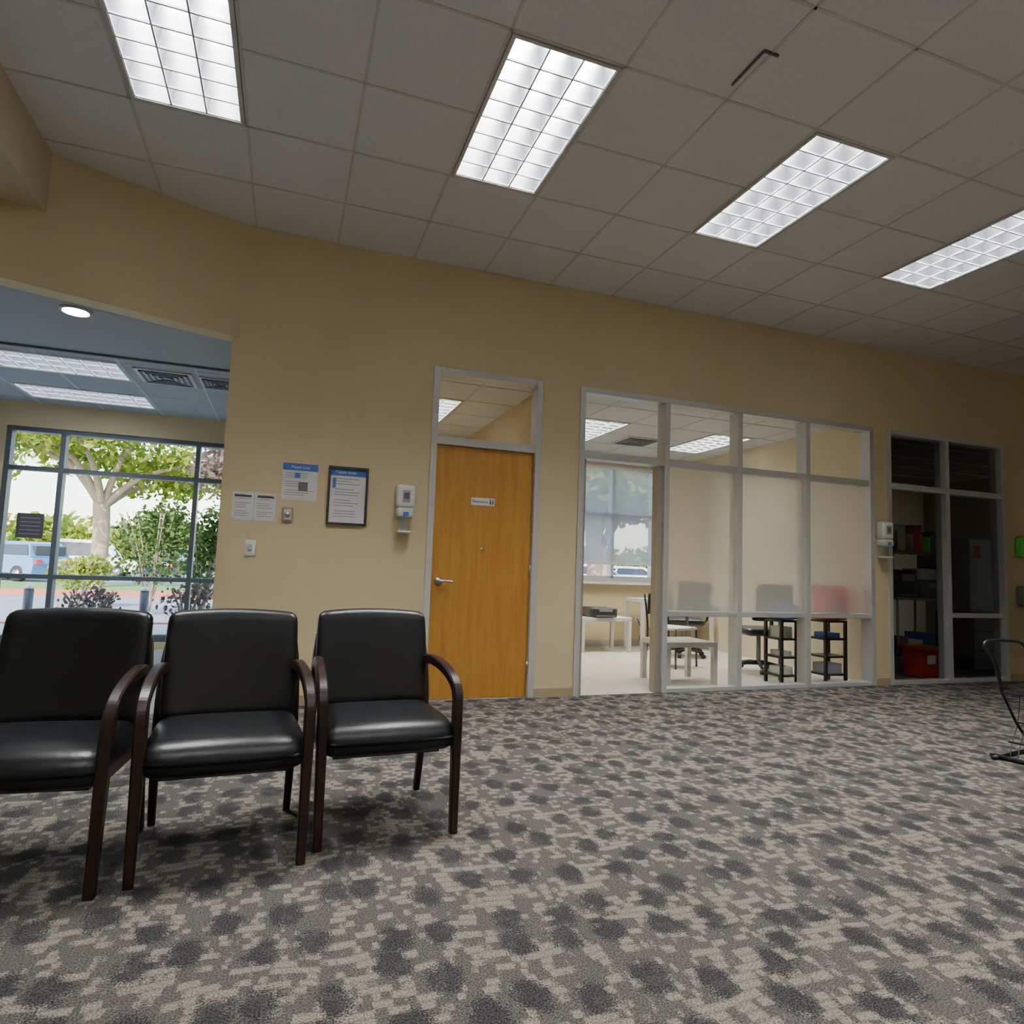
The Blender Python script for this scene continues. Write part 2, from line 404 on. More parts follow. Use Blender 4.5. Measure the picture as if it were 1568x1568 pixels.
for c in cells: troffer(c[0]+.012,c[1]-.012,c[2]+.012,c[3]-.012,H,'lamp')
# lobby ceiling
lc=[(-2.74,-1.50,6.40,7.02),(-2.74,-1.50,7.64,8.26)]
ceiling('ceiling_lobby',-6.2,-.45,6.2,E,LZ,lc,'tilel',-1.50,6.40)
for c in lc: troffer(c[0]+.01,c[1]-.01,c[2]+.01,c[3]-.01,LZ,'lampl','X')
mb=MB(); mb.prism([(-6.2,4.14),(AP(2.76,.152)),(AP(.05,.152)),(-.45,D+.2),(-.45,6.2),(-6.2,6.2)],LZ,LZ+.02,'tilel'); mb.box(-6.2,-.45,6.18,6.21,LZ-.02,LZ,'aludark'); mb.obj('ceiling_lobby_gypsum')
oc=[(3.2,3.2+MOD,6.7,6.7+2*MOD),(5.0,5.0+MOD,6.7,6.7+2*MOD)]
ceiling('ceiling_office',2.40,6.03,D+.15,E,OZ,oc,'tile',3.2,6.7)
for c in oc: troffer(c[0]+.01,c[1]-.01,c[2]+.01,c[3]-.01,OZ,'lampo')
cc=[(1.1,1.1+MOD,6.6,6.6+2*MOD)]
ceiling('ceiling_corridor',-.3,2.28,D+.15,E,OZ,cc,'tile',1.1,6.6)
for c in cc: troffer(c[0]+.01,c[1]-.01,c[2]+.01,c[3]-.01,OZ,'lampo')
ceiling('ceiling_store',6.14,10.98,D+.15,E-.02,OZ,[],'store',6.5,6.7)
# vent (lobby), vent office, downlight
def vent(cx,cy,z,s):
    mb=MB(); mb.box(-s,s,-s,s,-.012,0,'trimw')
    for i in range(4):
        a=s*(.85-.2*i); mb.box(-a,a,-a,-a+.02,-.022,-.012,'greyd'); mb.box(-a,a,a-.02,a,-.022,-.012,'greyd'); mb.box(-a,-a+.02,-a,a,-.022,-.012,'greyd'); mb.box(a-.02,a,-a,a,-.022,-.012,'greyd')
    mb.obj('air_vent',(cx,cy,z))
vent(-1.17,6.72,LZ-.001,.24); vent(-.70,6.72,LZ-.001,.18); vent(4.4,7.6,OZ-.001,.25)
mb=MB(); mb.cyl((0,0,-.012),(0,0,0),.10,'trimw',n=28); mb.cyl((0,0,-.016),(0,0,-.012),.08,'lampl',n=28); mb.obj('recessed_downlight',(-1.49,5.13,LZ))
mb=MB(); mb.box(-.005,.005,-.12,.12,-.012,0,'greyd'); mb.box(0,.085,-.126,-.116,-.012,0,'greyd'); mb.obj('ceiling_tile_gap_strip',(2.06,2.52,H-.001))  # dark L strip drawn in for the shaded gap of an ajar tile
# ------------------------------------------------------------------ interior frames
def frame(name,x0,x1,muls,z1,rails,y0=D-.015,y1=D+.125,w=.055,mat='alu'):
    mb=MB()
    mb.box(x0,x0+w,y0,y1,0,z1,mat); mb.box(x1-w,x1,y0,y1,0,z1,mat); mb.box(x0+w,x1-w,y0,y1,z1-w,z1,mat)
    for m in muls: mb.box(m-w/2,m+w/2,y0,y1,0,z1-w,mat)
    for a,b,za,zb in rails: mb.box(a,b,y0+.01,y1-.01,za,zb,mat)
    return mb
yg=D+.05
mb=frame('x',1.08,2.07,[],2.775,[(1.135,2.015,2.115,2.18)])
mb.add([(1.135,yg,2.18),(2.015,yg,2.18),(2.015,yg,2.72),(1.135,yg,2.72)],[(0,1,2,3)],'glass')
mb.obj('door_frame',bevel=.004)
# door slab
mb=MB(); mb.box(1.138,2.012,D+.03,D+.075,.008,2.112,'door'); 
mb.cyl((1.205,D+.03,.97),(1.205,D+.018,.97),.034,'steel',n=20); mb.cyl((1.205,D+.03,.97),(1.205,D-.03,.97),.011,'steel')
mb.tube(smooth_path([(1.20,D-.03,.97),(1.26,D-.033,.972),(1.315,D-.028,.966)]),.010,'steel')
mb.cyl((1.57,D+.03,1.585),(1.57,D+.022,1.585),.010,'steel'); mb.cyl((1.57,D+.03,1.25),(1.57,D+.02,1.25),.013,'steel')
for z in (.25,1.08,1.9): mb.cyl((2.013,D+.022,z-.05),(2.013,D+.022,z+.05),.008,'steel')
mb.obj('door_1')
def pane(mb,a,b,z0,z1,mat,y=yg): mb.add([(a,y,z0),(b,y,z0),(b,y,z1),(a,y,z1)],[(0,1,2,3)],mat)
mb=frame('x',2.44,5.95,[3.36,4.20,5.05],2.775,[(2.495,5.895,2.115,2.18),(3.39,5.895,.70,.75),(3.39,5.895,0,.04)])
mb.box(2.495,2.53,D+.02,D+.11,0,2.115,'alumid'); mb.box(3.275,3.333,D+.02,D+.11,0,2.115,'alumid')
e=[2.495,3.36,4.20,5.05,5.895]
for a,b in zip(e,e[1:]): pane(mb,a+.028,b-.028,2.18,2.72,'glass')
for a,b in zip(e[1:],e[2:]): pane(mb,a+.028,b-.028,.04,.70,'glass'); pane(mb,a+.028,b-.028,.75,2.115,'frost')
mb.obj('window_2',bevel=.004)
mb=frame('x',6.15,8.0,[7.06],2.775,[(6.2,7.95,2.115,2.18),(7.08,7.95,.72,.77),(6.2,7.95,0,.04)])
for a,b in((6.205,7.03),(7.09,7.945)): pane(mb,a,b,.04,2.115,'glassd'); pane(mb,a,b,2.18,2.72,'glassd')
mb.obj('window_3',bevel=.004)
# baseboards
mb=MB()
for a,b in((-.49,1.08),(2.07,2.44),(5.95,6.15),(8.0,10)): mb.box(a,b,D-.012,D,0,.075,'base')
mb.obj('baseboard_back')
mb=MB(); mb.box(2.4,6.03,E-.012,E,0,.09,'baseg'); mb.obj('baseboard_office')
# exterior windows frames
mb=MB(); w=.05
def ew(x0,x1,z0,z1,muls,rails,mat='aludark'):
    mb.box(x0,x0+w,E+.02,E+.14,z0,z1,mat); mb.box(x1-w,x1,E+.02,E+.14,z0,z1,mat)
    mb.box(x0+w,x1-w,E+.02,E+.14,z1-w,z1,mat); mb.box(x0+w,x1-w,E+.02,E+.14,z0,z0+w+.03,mat)
    for m in muls: mb.box(m-w/2,m+w/2,E+.02,E+.14,z0+w,z1-w,mat)
    for r in rails: mb.box(x0+w,x1-w,E+.03,E+.13,r-w/2,r+w/2,mat)
    pane(mb,x0+w,x1-w,z0+w,z1-w,'glass',E+.08)
ew(-3.05,-.55,.08,2.5,[-2.50,-1.09],[2.03,.81]); mb.obj('window_1')
mb=MB(); ew(-6,-3.2,.08,2.5,[-4.6],[2.03,.81]); mb.obj('window_4')
mb=MB(); ew(3.75,5.35,.95,2.71,[4.62],[1.95],'alu'); mb.box(3.7,5.42,E-.08,E+.03,.91,.95,'ltable'); mb.obj('window_5')
mb=MB(); mb.cyl((3.8,E-.03,2.66),(5.3,E-.03,2.66),.03,'white'); mb.add([(3.82,E-.02,1.22),(5.28,E-.02,1.22),(5.28,E-.02,2.66),(3.82,E-.02,2.66)],[(0,1,2,3)],'shade'); mb.box(3.82,5.28,E-.03,E-.01,1.20,1.225,'white'); mb.obj('roller_shade')
mb=MB(); mb.box(-.13,.13,-.004,0,-.14,.14,'greyd'); 
for i in range(5): mb.box(-.10,.10,-.006,-.004,.09-.045*i-.008,.09-.045*i,'ink')
mb.obj('window_notice',(-2.76,E+.078,1.38))
# ------------------------------------------------------------------ wall items
def text(s,size,loc,mat,parent,ext=.0008):
    cu=bpy.data.curves.new('lettering','FONT'); cu.body=s; cu.size=size; cu.extrude=ext; cu.align_x='CENTER'; cu.materials.append(M[mat])
    o=bpy.data.objects.new('lettering',cu); COL.objects.link(o); o.rotation_euler=(math.pi/2,0,0); o.location=loc; o.parent=parent; return o
def sheet(mb,x0,x1,z0,z1,header,lines,y=0,seed=1,margin=.02):
    rnd=random.Random(seed); mb.box(x0,x1,y-.002,y,z0,z1,'paper')
    top=z1
    if header: mb.box(x0,x1,y-.003,y-.002,z1-header,z1,'blue'); top-=header
    dz=(top-z0-.03)/lines
    for i in range(lines):
        if i%4==3: continue
        z=top-.02-dz*i; e=x1-margin-(x1-x0)*rnd.uniform(0,.3)
        mb.box(x0+margin,e,y-.003,y-.002,z-dz*.28,z,'ink')
mb=MB(); sheet(mb,-.155,-.002,-.11,.11,0,12,seed=2); sheet(mb,.002,.155,-.11,.11,0,12,seed=3)
mb.box(-.14,-.02,-.0035,-.002,.07,.085,'inkb'); mb.box(.02,.14,-.0035,-.002,.07,.085,'inkb'); mb.obj('paper_notice',(-.253,D,1.492))
mb=MB(); sheet(mb,-.13,.13,-.143,.143,.055,12,seed=5); mb.box(-.01,.06,-.0035,-.002,-.07,-.0,'greyd'); mb.box(-.04,.0,-.0035,-.002,.03,.07,'blue'); o=mb.obj('paper_notice',(.066,D,1.705))
text('Please note',.03,(0,-.0035,.105),'paper',o)
mb=MB(); fw=.155; fh=.232
mb.box(-fw,fw,-.02,0,-fh,-fh+.018,'black'); mb.box(-fw,fw,-.02,0,fh-.018,fh,'black'); mb.box(-fw,-fw+.018,-.02,0,-fh+.018,fh-.018,'black'); mb.box(fw-.018,fw,-.02,0,-fh+.018,fh-.018,'black')
sheet(mb,-fw+.018,fw-.018,-fh+.018,fh-.018,.055,16,y=-.004,seed=8,margin=.035); mb.box(-.12,-.095,-.0085,-.006,.06,.14,'blue')
o=mb.obj('framed_poster',(.431,D,1.62)); text('Please note:',.034,(-.02,-.008,.178),'paper',o)
mb=MB(); mb.rbox(-.04,.04,-.02,0,-.058,.058,.008,'grey',n=4); mb.box(-.026,.026,-.024,-.02,-.04,.04,'wall_lt'); mb.cyl((0,-.024,.0),(0,-.03,0),.022,'steel',n=18); mb.obj('fire_alarm_strobe',(-.01,D,1.446))
mb=MB(); mb.rbox(-.04,.04,-.008,0,-.062,.062,.004,'ltable',n=4); mb.box(-.007,.007,-.02,-.008,-.012,.012,'ltable'); mb.box(-.012,.012,-.0095,-.008,-.024,.024,'grey'); mb.obj('light_switch',(-.259,D,1.178))
def sanit(x,z,name):
    mb=MB()
    mb.rbox(-.075,.075,-.10,0,-.05,.135,.022,'white',n=6); mb.box(-.03,.03,-.106,-.098,.0,.09,'grey'); mb.box(-.02,.02,-.109,-.1,.02,.07,'greyd')
    mb.rbox(-.07,.07,-.105,0,-.13,-.05,.02,'trimw',n=5); mb.box(-.022,.022,-.112,-.1,-.115,-.085,'blue')
    mb.box(-.035,.035,-.012,0,-.24,-.12,'white')
    mb.rbox(-.055,.055,-.11,0,-.255,-.235,.008,'white',n=4); mb.box(-.04,.04,-.1,-.02,-.236,-.231,'grey')
    mb.obj(name,(x,D-.002,z))
sanit(.884,1.60,'hand_sanitizer_dispenser'); sanit(6.05,1.60,'hand_sanitizer_dispenser')
mb=MB(); mb.box(-.105,.105,-.003,0,-.032,.032,'paper'); 
for x in(.066,.088): mb.cyl((x,-.003,.018),(x,-.004,.018),.006,'inkb'); mb.box(x-.006,x+.006,-.004,-.003,-.02,.01,'inkb')
o=mb.obj('restroom_sign',(1.564,D+.03,1.655)); text('Restrooms',.031,(-.025,-.004,-.010),'inkb',o)
mb=MB(); mb.rbox(-.13,.13,-.1,0,-.12,.12,.02,'green',n=5); mb.box(-.06,.06,-.106,-.1,-.06,.02,'paper'); mb.obj('first_aid_box',(8.28,D,1.56))
mb=MB(); mb.rbox(-.13,.13,-.1,0,-.12,.12,.02,'greyd',n=5); mb.box(-.09,.09,-.106,-.1,.03,.09,'grey'); mb.obj('towel_dispenser',(8.28,D,.98))
# ------------------------------------------------------------------ guest chairs
def guest_chair(x,y,rz):
    mb=MB()
    # seat
    def sf(p):
        t=(p.y+.29)/.5
        z=p.z-(.022*max(0,1-t*2.2)**2) if p.z>.4 else p.z+.012*max(0,1-t*3)
        return (p.x*(1+.05*(1-t)),p.y-.02*(1-(p.x/.26)**2),z+ .006*t*-1)
    mb.rbox(-.266,.266,-.285,.21,.325,.462,.055,'leather',n=16,crown=.020,fn=sf)
    # back
    th=math.radians(12)
    def bf(p):
        h=(p.z-.44)/.43
        xx=p.x*(1+.02*math.sin(h*math.pi)); bow=.028*(p.x/.25)**2
        y=p.y-bow*1.0+ (p.z-.44)*math.tan(th)
        return (xx,y, p.z+(.014*(1-(p.x/.25)**2) if h>.5 else 0))
    mb.rbox(-.256,.256,.155,.225,.44,.865,.033,'leather',n=14,crown=0,fn=bf)
    mb.rbox(-.225,.225,.215,.238,.46,.84,.01,'black',n=6,fn=bf)
    for s in(-1,1):
        # front leg + arm as one bent-wood piece
        path=smooth_path([(s*.272,-.275,0),(s*.274,-.262,.28),(s*.276,-.255,.48),(s*.278,-.242,.56),(s*.276,-.195,.605),(s*.272,-.09,.638),(s*.264,.05,.655),(s*.257,.15,.65),(s*.252,.225,.62)],6)
        mb.tube(path,[.80+.2*min(1,p.z/.4) for p in path],'darkwood',rect=(.040,.042))
        path=smooth_path([(s*.262,.275,0),(s*.262,.225,.22),(s*.262,.20,.42),(s*.256,.225,.62),(s*.24,.262,.76)],6)
        mb.tube(path,[.8+.2*min(1,p.z/.4) for p in path],'darkwood',rect=(.036,.042))
        mb.box(s*.266-.010,s*.266+.010,-.25,.21,.345,.385,'darkwood')
    mb.box(-.255,.255,.18,.21,.33,.37,'darkwood')
    mb.box(-.22,.22,-.20,.17,.312,.34,'black')
    return mb.obj('guest_chair',(x,y,0),rz)
guest_chair(.432,2.93,math.radians(4)); guest_chair(-.172,2.80,math.radians(4)); guest_chair(-.772,2.76,math.radians(-5))
# ------------------------------------------------------------------ office things
def low_table(x0,x1,y0,y1,h,name='side_table'):
    cx,cy=(x0+x1)/2,(y0+y1)/2; a,b=(x1-x0)/2,(y1-y0)/2; mb=MB()
    mb.box(-a,a,-b,b,h-.05,h,'ltable')
    for sx in(-1,1):
        for sy in(-1,1): mb.box(sx*(a-.025)-.025,sx*(a-.025)+.025,sy*(b-.025)-.025,sy*(b-.025)+.025,0,h-.05,'ltable')
    mb.obj(name,(cx,cy,0),bevel=.003)
low_table(3.8,4.56,7.9,8.45,.47); low_table(3.60,4.20,5.55,6.05,.42)
low_table(4.75,5.95,7.95,8.45,.73,'office_table')
def printer(x,y,z,w=.4,d=.35,h=.13,name='printer',m='black'):
    mb=MB(); mb.rbox(-w/2,w/2,-d/2,d/2,0,h,.02,m,n=5); mb.box(-w*.35,w*.35,-d/2-.05,-d/2,.01,.03,'greyd'); mb.box(-w*.2,w*.3,-d/2-.003,-d/2+.02,h*.6,h*.85,'grey'); mb.obj(name,(x,y,z))
printer(4.15,8.1,.47)
mb=MB(); mb.box(-.035,.035,-.006,0,-.055,.055,'ltable'); mb.box(-.012,.012,-.009,-.006,.012,.03,'grey'); mb.box(-.012,.012,-.009,-.006,-.03,-.012,'grey'); mb.obj('wall_outlet',(5.05,E,.42))
def office_chair(x,y,rz,name='office_chair'):
    mb=MB()
    for i in range(5):
        a=2*math.pi*i/5; c,s=math.cos(a),math.sin(a)
        mb.tube([(0,0,.10),(c*.14,s*.14,.095),(c*.28,s*.28,.07)],[.028,.022,.016],'black'); mb.cyl((c*.28-s*.02,s*.28+c*.02,.027),(c*.28+s*.02,s*.28-c*.02,.027),.027,'black')
    mb.cyl((0,0,.08),(0,0,.42),.025,'grey'); mb.rbox(-.24,.24,-.24,.24,.42,.51,.04,'black',n=6,crown=.01)
    mb.tube(smooth_path([(0,.2,.44),(0,.30,.5),(0,.30,.75)]),.022,'black'); mb.rbox(-.22,.22,.25,.31,.6,1.02,.03,'black',n=6)
    for s in(-1,1): mb.tube(smooth_path([(s*.2,0,.43),(s*.28,0,.5),(s*.28,0,.66)]),.015,'black'); mb.rbox(s*.28-.03,s*.28+.03,-.12,.14,.66,.69,.012,'black',n=4)
    mb.obj(name,(x,y,0),rz)
office_chair(5.15,7.5,2.6); office_chair(5.30,6.25,2.9)
def side_chair(x,y,rz):
    mb=MB()
    for s in(-1,1):
        mb.tube(smooth_path([(s*.22,.22,0),(s*.22,.2,.45),(s*.21,.26,.85)]),.012,'blackm'); mb.tube([(s*.22,-.2,0),(s*.22,-.19,.45)],.012,'blackm')
    mb.rbox(-.22,.22,-.21,.2,.43,.47,.015,'ltable',n=5); mb.rbox(-.2,.2,.2,.225,.6,.85,.01,'black',n=5)
    for z in(.2,): mb.tube([(-.22,-.19,z),(.22,-.19,z)],.008,'blackm')
    mb.obj('stacking_chair',(x,y,0),rz)
side_chair(4.45,6.75,.4)
def rack(x,y,w,d,h,n,name,loads=True,seed=1):
    rnd=random.Random(seed); mb=MB(); t=.014
    for sx in(-1,1):
        for sy in(-1,1): mb.box(sx*(w/2-t)-t,sx*(w/2-t)+t,sy*(d/2-t)-t,sy*(d/2-t)+t,0,h,'blackm')
    for i in range(n):
        z=.08+(h-.1)*i/(n-1); mb.box(-w/2,w/2,-d/2,d/2,z,z+.02,'blackm')
        if loads and i<n-1 and rnd.random()<.8:
            ww=w*rnd.uniform(.5,.8); mb.box(-ww/2,ww/2,-d*.35,d*.35,z+.02,z+.02+(h/n)*rnd.uniform(.3,.7),rnd.choice(['grey','blue','greyd','ltable']))
    mb.obj(name,(x,y,0))
rack(4.98,5.53,.22,.26,.66,4,'black_shelf_rack',seed=3); rack(5.60,5.53,.30,.26,.66,4,'black_shelf_rack',seed=5)
mb=MB(); mb.rbox(-.16,.16,-.10,.10,0,.34,.02,'red',n=5,fn=lambda p:(p.x*(1+.08*p.z/.34),p.y*(1+.08*p.z/.34),p.z)); mb.rbox(-.18,.18,-.12,.12,.33,.37,.015,'red',n=4); mb.box(-.07,.07,-.115,-.105,.1,.2,'paper'); mb.obj('sharps_container',(5.60,5.50,.665))
mb=MB(); mb.rbox(-.1,.1,-.1,.1,0,.16,.02,'blue',n=4); mb.box(-.06,.06,-.104,-.1,.04,.1,'paper'); mb.obj('wipes_box',(4.98,5.50,.665))
mb=MB(); mb.tube(smooth_path([(0,0,0),(.05,-.02,-.15),(.02,-.03,-.3),(.12,-.03,-.38)]),.006,'black'); mb.obj('power_cord',(5.05,E-.02,.40))
# dark store room
mb=MB()
for x in(-.42,.42):
    for y in(-.22,.22): mb.cyl((x,y,0),(x,y,.88),.015,'steel')
for z in(.2,.88): mb.box(-.44,.44,-.24,.24,z,z+.03,'grey' if z>.5 else 'greyd')
for i,(x,h,m) in enumerate(((-.25,.2,'greyd'),(.0,.16,'ltable'),(.22,.24,'blue'))): mb.rbox(x-.09,x+.09,-.15,.15,.23,.23+h,.01,m,n=3)
mb.rbox(-.44,.44,-.2,.2,1.46,1.49,.01,'greyd',n=3)
for x in(-.43,.43): mb.box(x-.01,x+.01,-.18,.18,.91,1.47,'blackm')
for i,(x,h,m) in enumerate(((-.34,.26,'greyd'),(-.2,.34,'ltable'),(-.06,.22,'grey'),(.09,.34,'red'),(.23,.2,'green'),(.36,.27,'greyd'))): mb.rbox(x-.062,x+.062,-.12,.12,1.49,1.49+h,.01,m,n=3)
for x,w_,h,m in((-.2,.38,.34,'black'),(.22,.30,.22,'greyd')):
    mb.rbox(x-w_/2,x+w_/2,-.17,.17,.912,.912+h,.02,m,n=5); mb.box(x-w_*.3,x+w_*.3,-.22,-.165,.93,.95,'grey'); mb.box(x-w_*.2,x+w_*.35,-.175,-.16,.912+h*.6,.912+h*.85,'grey')
mb.rbox(.1,.36,-.14,.14,1.135,1.28,.01,'paper',n=3)
mb.obj('steel_work_table',(7.5,6.12,0))
mb=MB(); mb.box(-.16,.16,-.008,0,-.11,.11,'paper'); mb.box(-.12,.12,-.0095,-.008,-.02,.06,'ink'); mb.obj('paper_sign',(8.4,E-.02,1.7))
def bin_(x,y,name):
    mb=MB(); fn=lambda p:(p.x*(.85+.15*p.z/.36),p.y*(.85+.15*p.z/.36),p.z)
    mb.rbox(-.17,.17,-.13,.13,0,.34,.02,'red',n=6,fn=fn); mb.rbox(-.185,.185,-.145,.145,.32,.37,.014,'red',n=5); mb.box(-.06,.06,-.134,-.12,.17,.27,'paper'); mb.box(-.18,.18,-.155,-.14,.33,.345,'greyd'); mb.obj(name,(x,y,0))
bin_(7.08,5.60,'red_waste_bin')
mb=MB(); mb.box(-.45,.45,-.25,.25,0,.75,'greyd'); 
for i in range(3): mb.box(-.43,.43,-.265,-.25,.03+.24*i,.25+.24*i,'grey'); mb.cyl((-.1,-.28,.2+.24*i),(.1,-.28,.2+.24*i),.008,'steel')
mb.obj('file_cabinet',(8.75,6.1,0),bevel=.004)
mb=MB(); mb.box(-.4,.4,-.2,.2,0,.95,'grey'); mb.box(-.39,-.005,-.215,-.2,.02,.93,'trimw'); mb.box(.005,.39,-.215,-.2,.02,.93,'trimw'); mb.box(-.32,-.2,-.218,-.215,.7,.85,'orange'); mb.obj('storage_cabinet',(8.75,6.12,.752),bevel=.004)
# ------------------------------------------------------------------ wire chair, right foreground
mb=MB()
r=.009
for s in(-1,1):
    mb.tube([(s*.26,-.30,.014),(s*.26,.28,.014)],.012,'blackm')
    mb.tube(smooth_path([(s*.24,.2,.02),(s*.25,.0,.2),(s*.25,-.18,.41),(s*.25,-.18,.41)]),r,'blackm')
    mb.tube(smooth_path([(s*.25,.27,.55),(s*.28,.2,.70),(s*.29,0,.735),(s*.29,-.26,.735),(s*.285,-.30,.70),(s*.26,-.24,.60),(s*.25,-.18,.41)]),.011,'blackm')
mb.tube([(-.30,-.24,.016),(.30,-.24,.016)],.014,'blackm'); mb.tube([(-.26,.24,.016),(.26,.24,.016)],.012,'blackm')
for i in range(11):
    x=-.22+.044*i
    mb.tube(smooth_path([(x*.9,-.22,.03),(x,-.14,.10),(x,-.06,.22),(x,-.02,.40)]),.0028,'blackm',n=6)
    mb.tube(smooth_path([(x,-.20,.415),(x,-.02,.40),(x,.2,.405),(x,.27,.55),(x,.33,.82)]),.0028,'blackm',n=6)
for z,y in((.415,-.2),(.40,0),(.41,.2),(.55,.27),(.82,.33),(.1,-.14),(.22,-.06)): mb.tube([(-.24,y,z),(.24,y,z)],.006,'blackm')
mb.obj('wire_armchair',(4.64,2.72,0),math.radians(-80))
# ------------------------------------------------------------------ exterior
mb=MB(); mb.box(-80,80,E+.2,13,-.2,-.12,'conc'); mb.obj('ground_sidewalk')
mb=MB(); mb.box(-90,90,13,120,-.4,-.22,'asph'); mb.obj('ground_parking_lot')
mb=MB(); mb.box(-30,30,12.9,13.05,-.22,-.1,'brick'); mb.box(-14,20,23,29,-.22,-.08,'grass'); mb.box(-14,20,22.8,23,-.22,-.05,'brick'); mb.obj('ground_curb_island')
for x in(-3.4,-1.95):
    mb=MB(); mb.cyl((0,0,0),(0,0,.68),.06,'greyd',n=16); mb.cyl((0,0,.68),(0,0,.74),.065,'ltable',r1=.03,n=16); mb.obj('bollard',(x,10.9,-.12))
def leaves(mb,blobs,size,mat,seed):
    rnd=random.Random(seed); vs=[];fs=[]
    for cx,cy,cz,rx,ry,rz,n in blobs:
        for i in range(n):
            d=Vector((rnd.gauss(0,1),rnd.gauss(0,1),rnd.gauss(0,1))).normalized()*(rnd.random()**.45)
            c=Vector((cx+d.x*rx,cy+d.y*ry,cz+d.z*rz)); a=Vector((rnd.gauss(0,1),rnd.gauss(0,1),rnd.gauss(0,1))).normalized()
            b=a.cross(Vector((rnd.gauss(0,1),rnd.gauss(0,1),rnd.gauss(0,1)))).normalized(); s=size*rnd.uniform(.6,1.3); o=len(vs)
            vs+= [c-a*s,c+b*s*.55,c+a*s,c-b*s*.55]; fs.append((o,o+1,o+2,o+3))
    mb.add(vs,fs,mat)
def tree(name,x,y,h,tr,spread,mat,seed,n=260,size=.2,trunk=2.6):
    rnd=random.Random(seed); mb=MB(); z0=-.2
    mb.tube(smooth_path([(0,0,z0),(.05,0,trunk*.5),(-.05,.05,trunk)]),[tr*1.25]+[tr]*11+[tr*.9],'bark'); bl=[]
    nb=9
    for i in range(nb):
        a=2*math.pi*i/nb+rnd.uniform(-.3,.3); R=spread*rnd.uniform(.55,1); zz=h*rnd.uniform(.62,.95)
        e=Vector((math.cos(a)*R,math.sin(a)*R*.8,zz)); p=smooth_path([(0,0,trunk-.3),(e.x*.35,e.y*.35,trunk+(zz-trunk)*.55),tuple(e)],4)
        mb.tube(p,[tr*.55*(1-j/len(p)*.85) for j in range(len(p))],'bark',n=7)
        bl.append((e.x,e.y,e.z,spread*.42,spread*.42,h*.13,n)); bl.append((e.x*.55,e.y*.55,e.z*.98,spread*.4,spread*.4,h*.13,n))
    bl.append((0,0,h*.95,spread*.6,spread*.6,h*.14,n*2)); leaves(mb,bl,size,mat,seed)
    mb.obj(name,(x,y,0))
tree('tree_oak',-6.2,26,6.2,.27,4.6,'leaf',3,n=330,size=.15,trunk=3.0)
tree('tree_oak',-15.5,36,8.0,.3,4.5,'leaf',5,n=220,size=.22)
tree('tree_plum',-.2,19.5,5.4,.16,2.4,'leaf3',8,n=220,size=.11,trunk=2.6)
tree('tree_oak',11,22,6.5,.3,4.5,'leaf',11,n=250,size=.2)
tree('tree_plum',17,33,7,.3,4.5,'leaf2',12,n=200,size=.22)
def shrub(x,y,r,h,mat,seed,n=900,size=.07):
    rnd=random.Random(seed); mb=MB()
    for i in range(8):
        a=rnd.uniform(0,6.28); mb.tube(smooth_path([(0,0,-.15),(math.cos(a)*r*.4,math.sin(a)*r*.4,h*.5),(math.cos(a)*r*.8,math.sin(a)*r*.8,h*.9)],4),.014,'bark',n=6)
    leaves(mb,[(0,0,h*.6,r,r,h*.42,n),(r*.3,0,h*.8,r*.6,r*.6,h*.25,n//2)],size,mat,seed); mb.obj('shrub',(x,y,0))
shrub(-2.75,16,.9,2.2,'leaf2',21,n=1100); shrub(-1.30,12,.38,1.9,'leaf2',22,n=800,size=.05); shrub(-2.55,10.5,.4,.6,'leaf3',23,n=200,size=.04); shrub(-1.3,10.4,.45,.7,'leaf3',24,n=260,size=.04); shrub(-4.6,18,.7,1.0,'leaf',25,n=600)
mb=MB(); rnd=random.Random(4)
leaves(mb,[(x,rnd.uniform(-1,1),1.8+rnd.uniform(-.3,.5),3,1.6,2.2,420) for x in range(-50,71,3)],.42,'leaf',31); mb.box(-52,72,1.5,2,-.2,2.5,'leaf2'); mb.obj('hedge_row',(0,62,0))
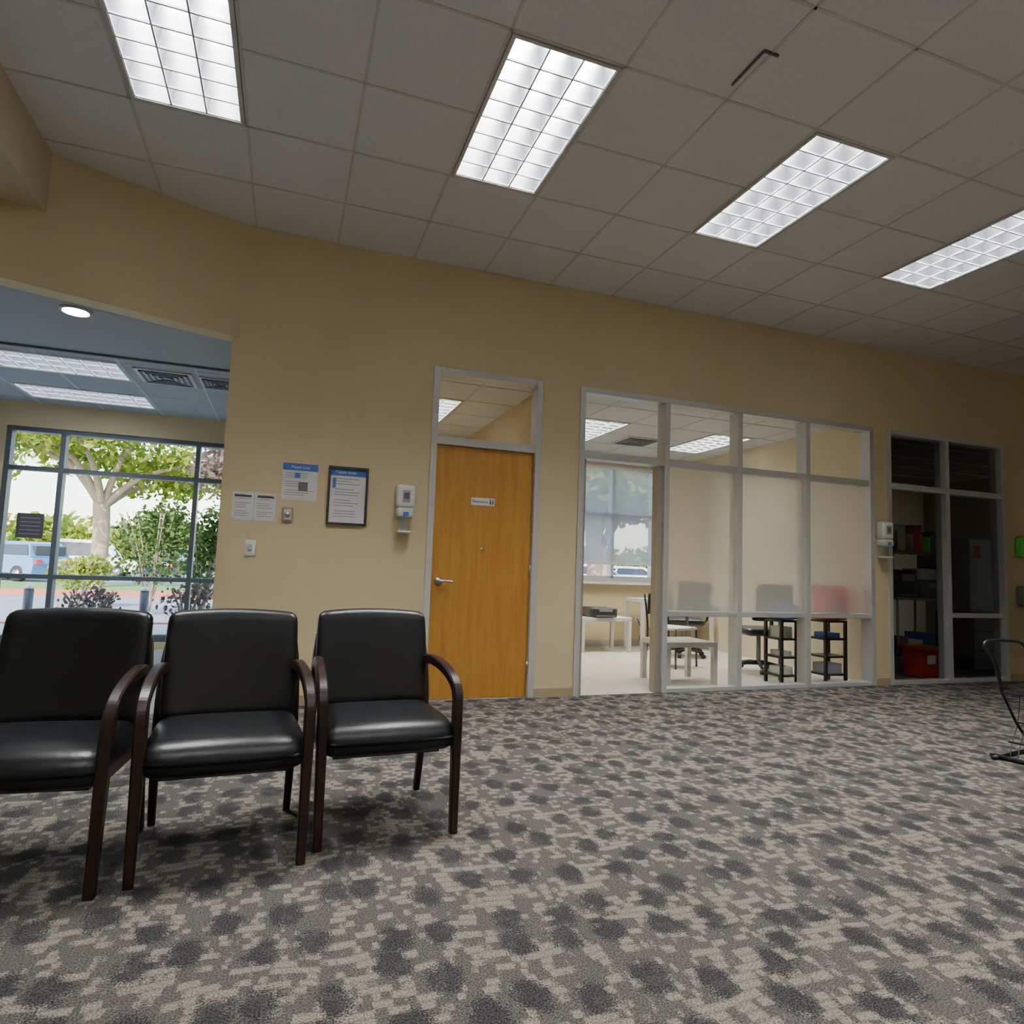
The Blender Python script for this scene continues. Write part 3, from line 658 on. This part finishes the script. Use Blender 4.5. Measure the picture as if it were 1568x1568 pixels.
def car(x,y,rz,col,name='car',hh=1.0):
    m='paint_'+col[0]; 
    if m not in M: M[m]=pbr('car_'+col[0],col[1],.25,coat=.6)
    mb=MB(); body=[(-2.25,.35),(-2.3,.75),(-2.2,1.0),(-1.95,1.08),(2.0-.75,1.10),(2.1,.92),(2.3,.75),(2.28,.35)]
    cab=[(-2.05,1.06),(-1.75,1.62*hh),(-1.45,1.70*hh),(.35,1.70*hh),(.65,1.62*hh),(1.3,1.08)]
    def ext(poly,w0,w1,mat,zs):
        n=len(poly); vs=[]
        for s,w in((-1,0),(1,0)):
            for px,pz in poly:
                t=(pz-zs[0])/(zs[1]-zs[0]); ww=w0+(w1-w0)*max(0,min(1,t)); vs.append((px,s*ww,pz))
        fs=[tuple(range(n)),tuple(range(n,2*n))[::-1]]+[(i,(i+1)%n,n+(i+1)%n,n+i) for i in range(n)]; mb.add(vs,fs,mat)
    ext(body,.92,.88,m,(.35,1.1)); ext(cab,.86,.68,m,(1.06,1.7))
    win=[(-1.9,1.14),(-1.65,1.56*hh),(.45,1.56*hh),(1.1,1.14)]
    ext(win,.875,.735,'carglass',(1.14,1.6)); 
    mb.box(-2.06,-1.8,-.66,.66,1.15,1.52,'carglass'); mb.box(-2.32,-2.25,-.8,-.55,.75,.95,'red'); mb.box(-2.32,-2.25,.55,.8,.75,.95,'red'); mb.box(2.22,2.31,-.8,-.5,.68,.82,'ltable'); mb.box(2.22,2.31,.5,.8,.68,.82,'ltable')
    for px in(-1.4,1.4):
        for s in(-1,1): mb.cyl((px,s*.95,.33),(px,s*.7,.33),.34,'rubber',n=20); mb.cyl((px,s*.96,.33),(px,s*.94,.33),.2,'steel',n=14)
    mb.obj(name,(x,y,-.22),rz)
car(-11.2,34,2.5,('blue',(.07,.20,.38))); car(-10.0,41,0,('white',(.8,.8,.8)),'van',1.18); car(-15.5,41,.1,('silver',(.5,.5,.52))); car(-5.6,38,1.4,('dark',(.03,.04,.06))); car(17,34,.1,('silver',(.5,.5,.52))); car(23,40,.1,('white',(.8,.8,.8)))
# ------------------------------------------------------------------ light: sky + sun
w=bpy.data.worlds.new('sky'); scene.world=w; w.use_nodes=True; nt=w.node_tree; nt.nodes.clear()
s=nt.nodes.new('ShaderNodeTexSky'); s.sky_type='NISHITA'; s.sun_disc=False; s.sun_elevation=math.radians(38); s.sun_rotation=math.radians(200); s.air_density=1.2; s.dust_density=1.2
b=nt.nodes.new('ShaderNodeBackground'); b.inputs[1].default_value=1.1; o=nt.nodes.new('ShaderNodeOutputWorld'); L(nt,s.outputs[0],b.inputs[0]); L(nt,b.outputs[0],o.inputs[0])
sd=bpy.data.lights.new('sun','SUN'); sd.energy=12; sd.angle=.01; sd.color=(1,.95,.86); so=bpy.data.objects.new('sun',sd); COL.objects.link(so)
so.rotation_euler=Vector((-.35,-1,.85)).to_track_quat('Z','Y').to_euler()
# ------------------------------------------------------------------ camera
yaw,pitch,roll,f=.33499,.08666,.03619,983.27
fw_=Vector((math.sin(yaw)*math.cos(pitch),math.cos(yaw)*math.cos(pitch),math.sin(pitch)))
r_=Vector((math.cos(yaw),-math.sin(yaw),0)); u_=r_.cross(fw_)
r2=r_*math.cos(roll)+u_*math.sin(roll); u2=-r_*math.sin(roll)+u_*math.cos(roll)
cd=bpy.data.cameras.new('camera'); cd.sensor_width=36; cd.lens=f/1568*36; cd.clip_start=.05; cd.clip_end=400
co=bpy.data.objects.new('camera',cd); COL.objects.link(co)
mt=Matrix((( r2.x,u2.x,-fw_.x,0),(r2.y,u2.y,-fw_.y,0),(r2.z,u2.z,-fw_.z,1.1),(0,0,0,1)))
co.matrix_world=mt
scene.camera=co
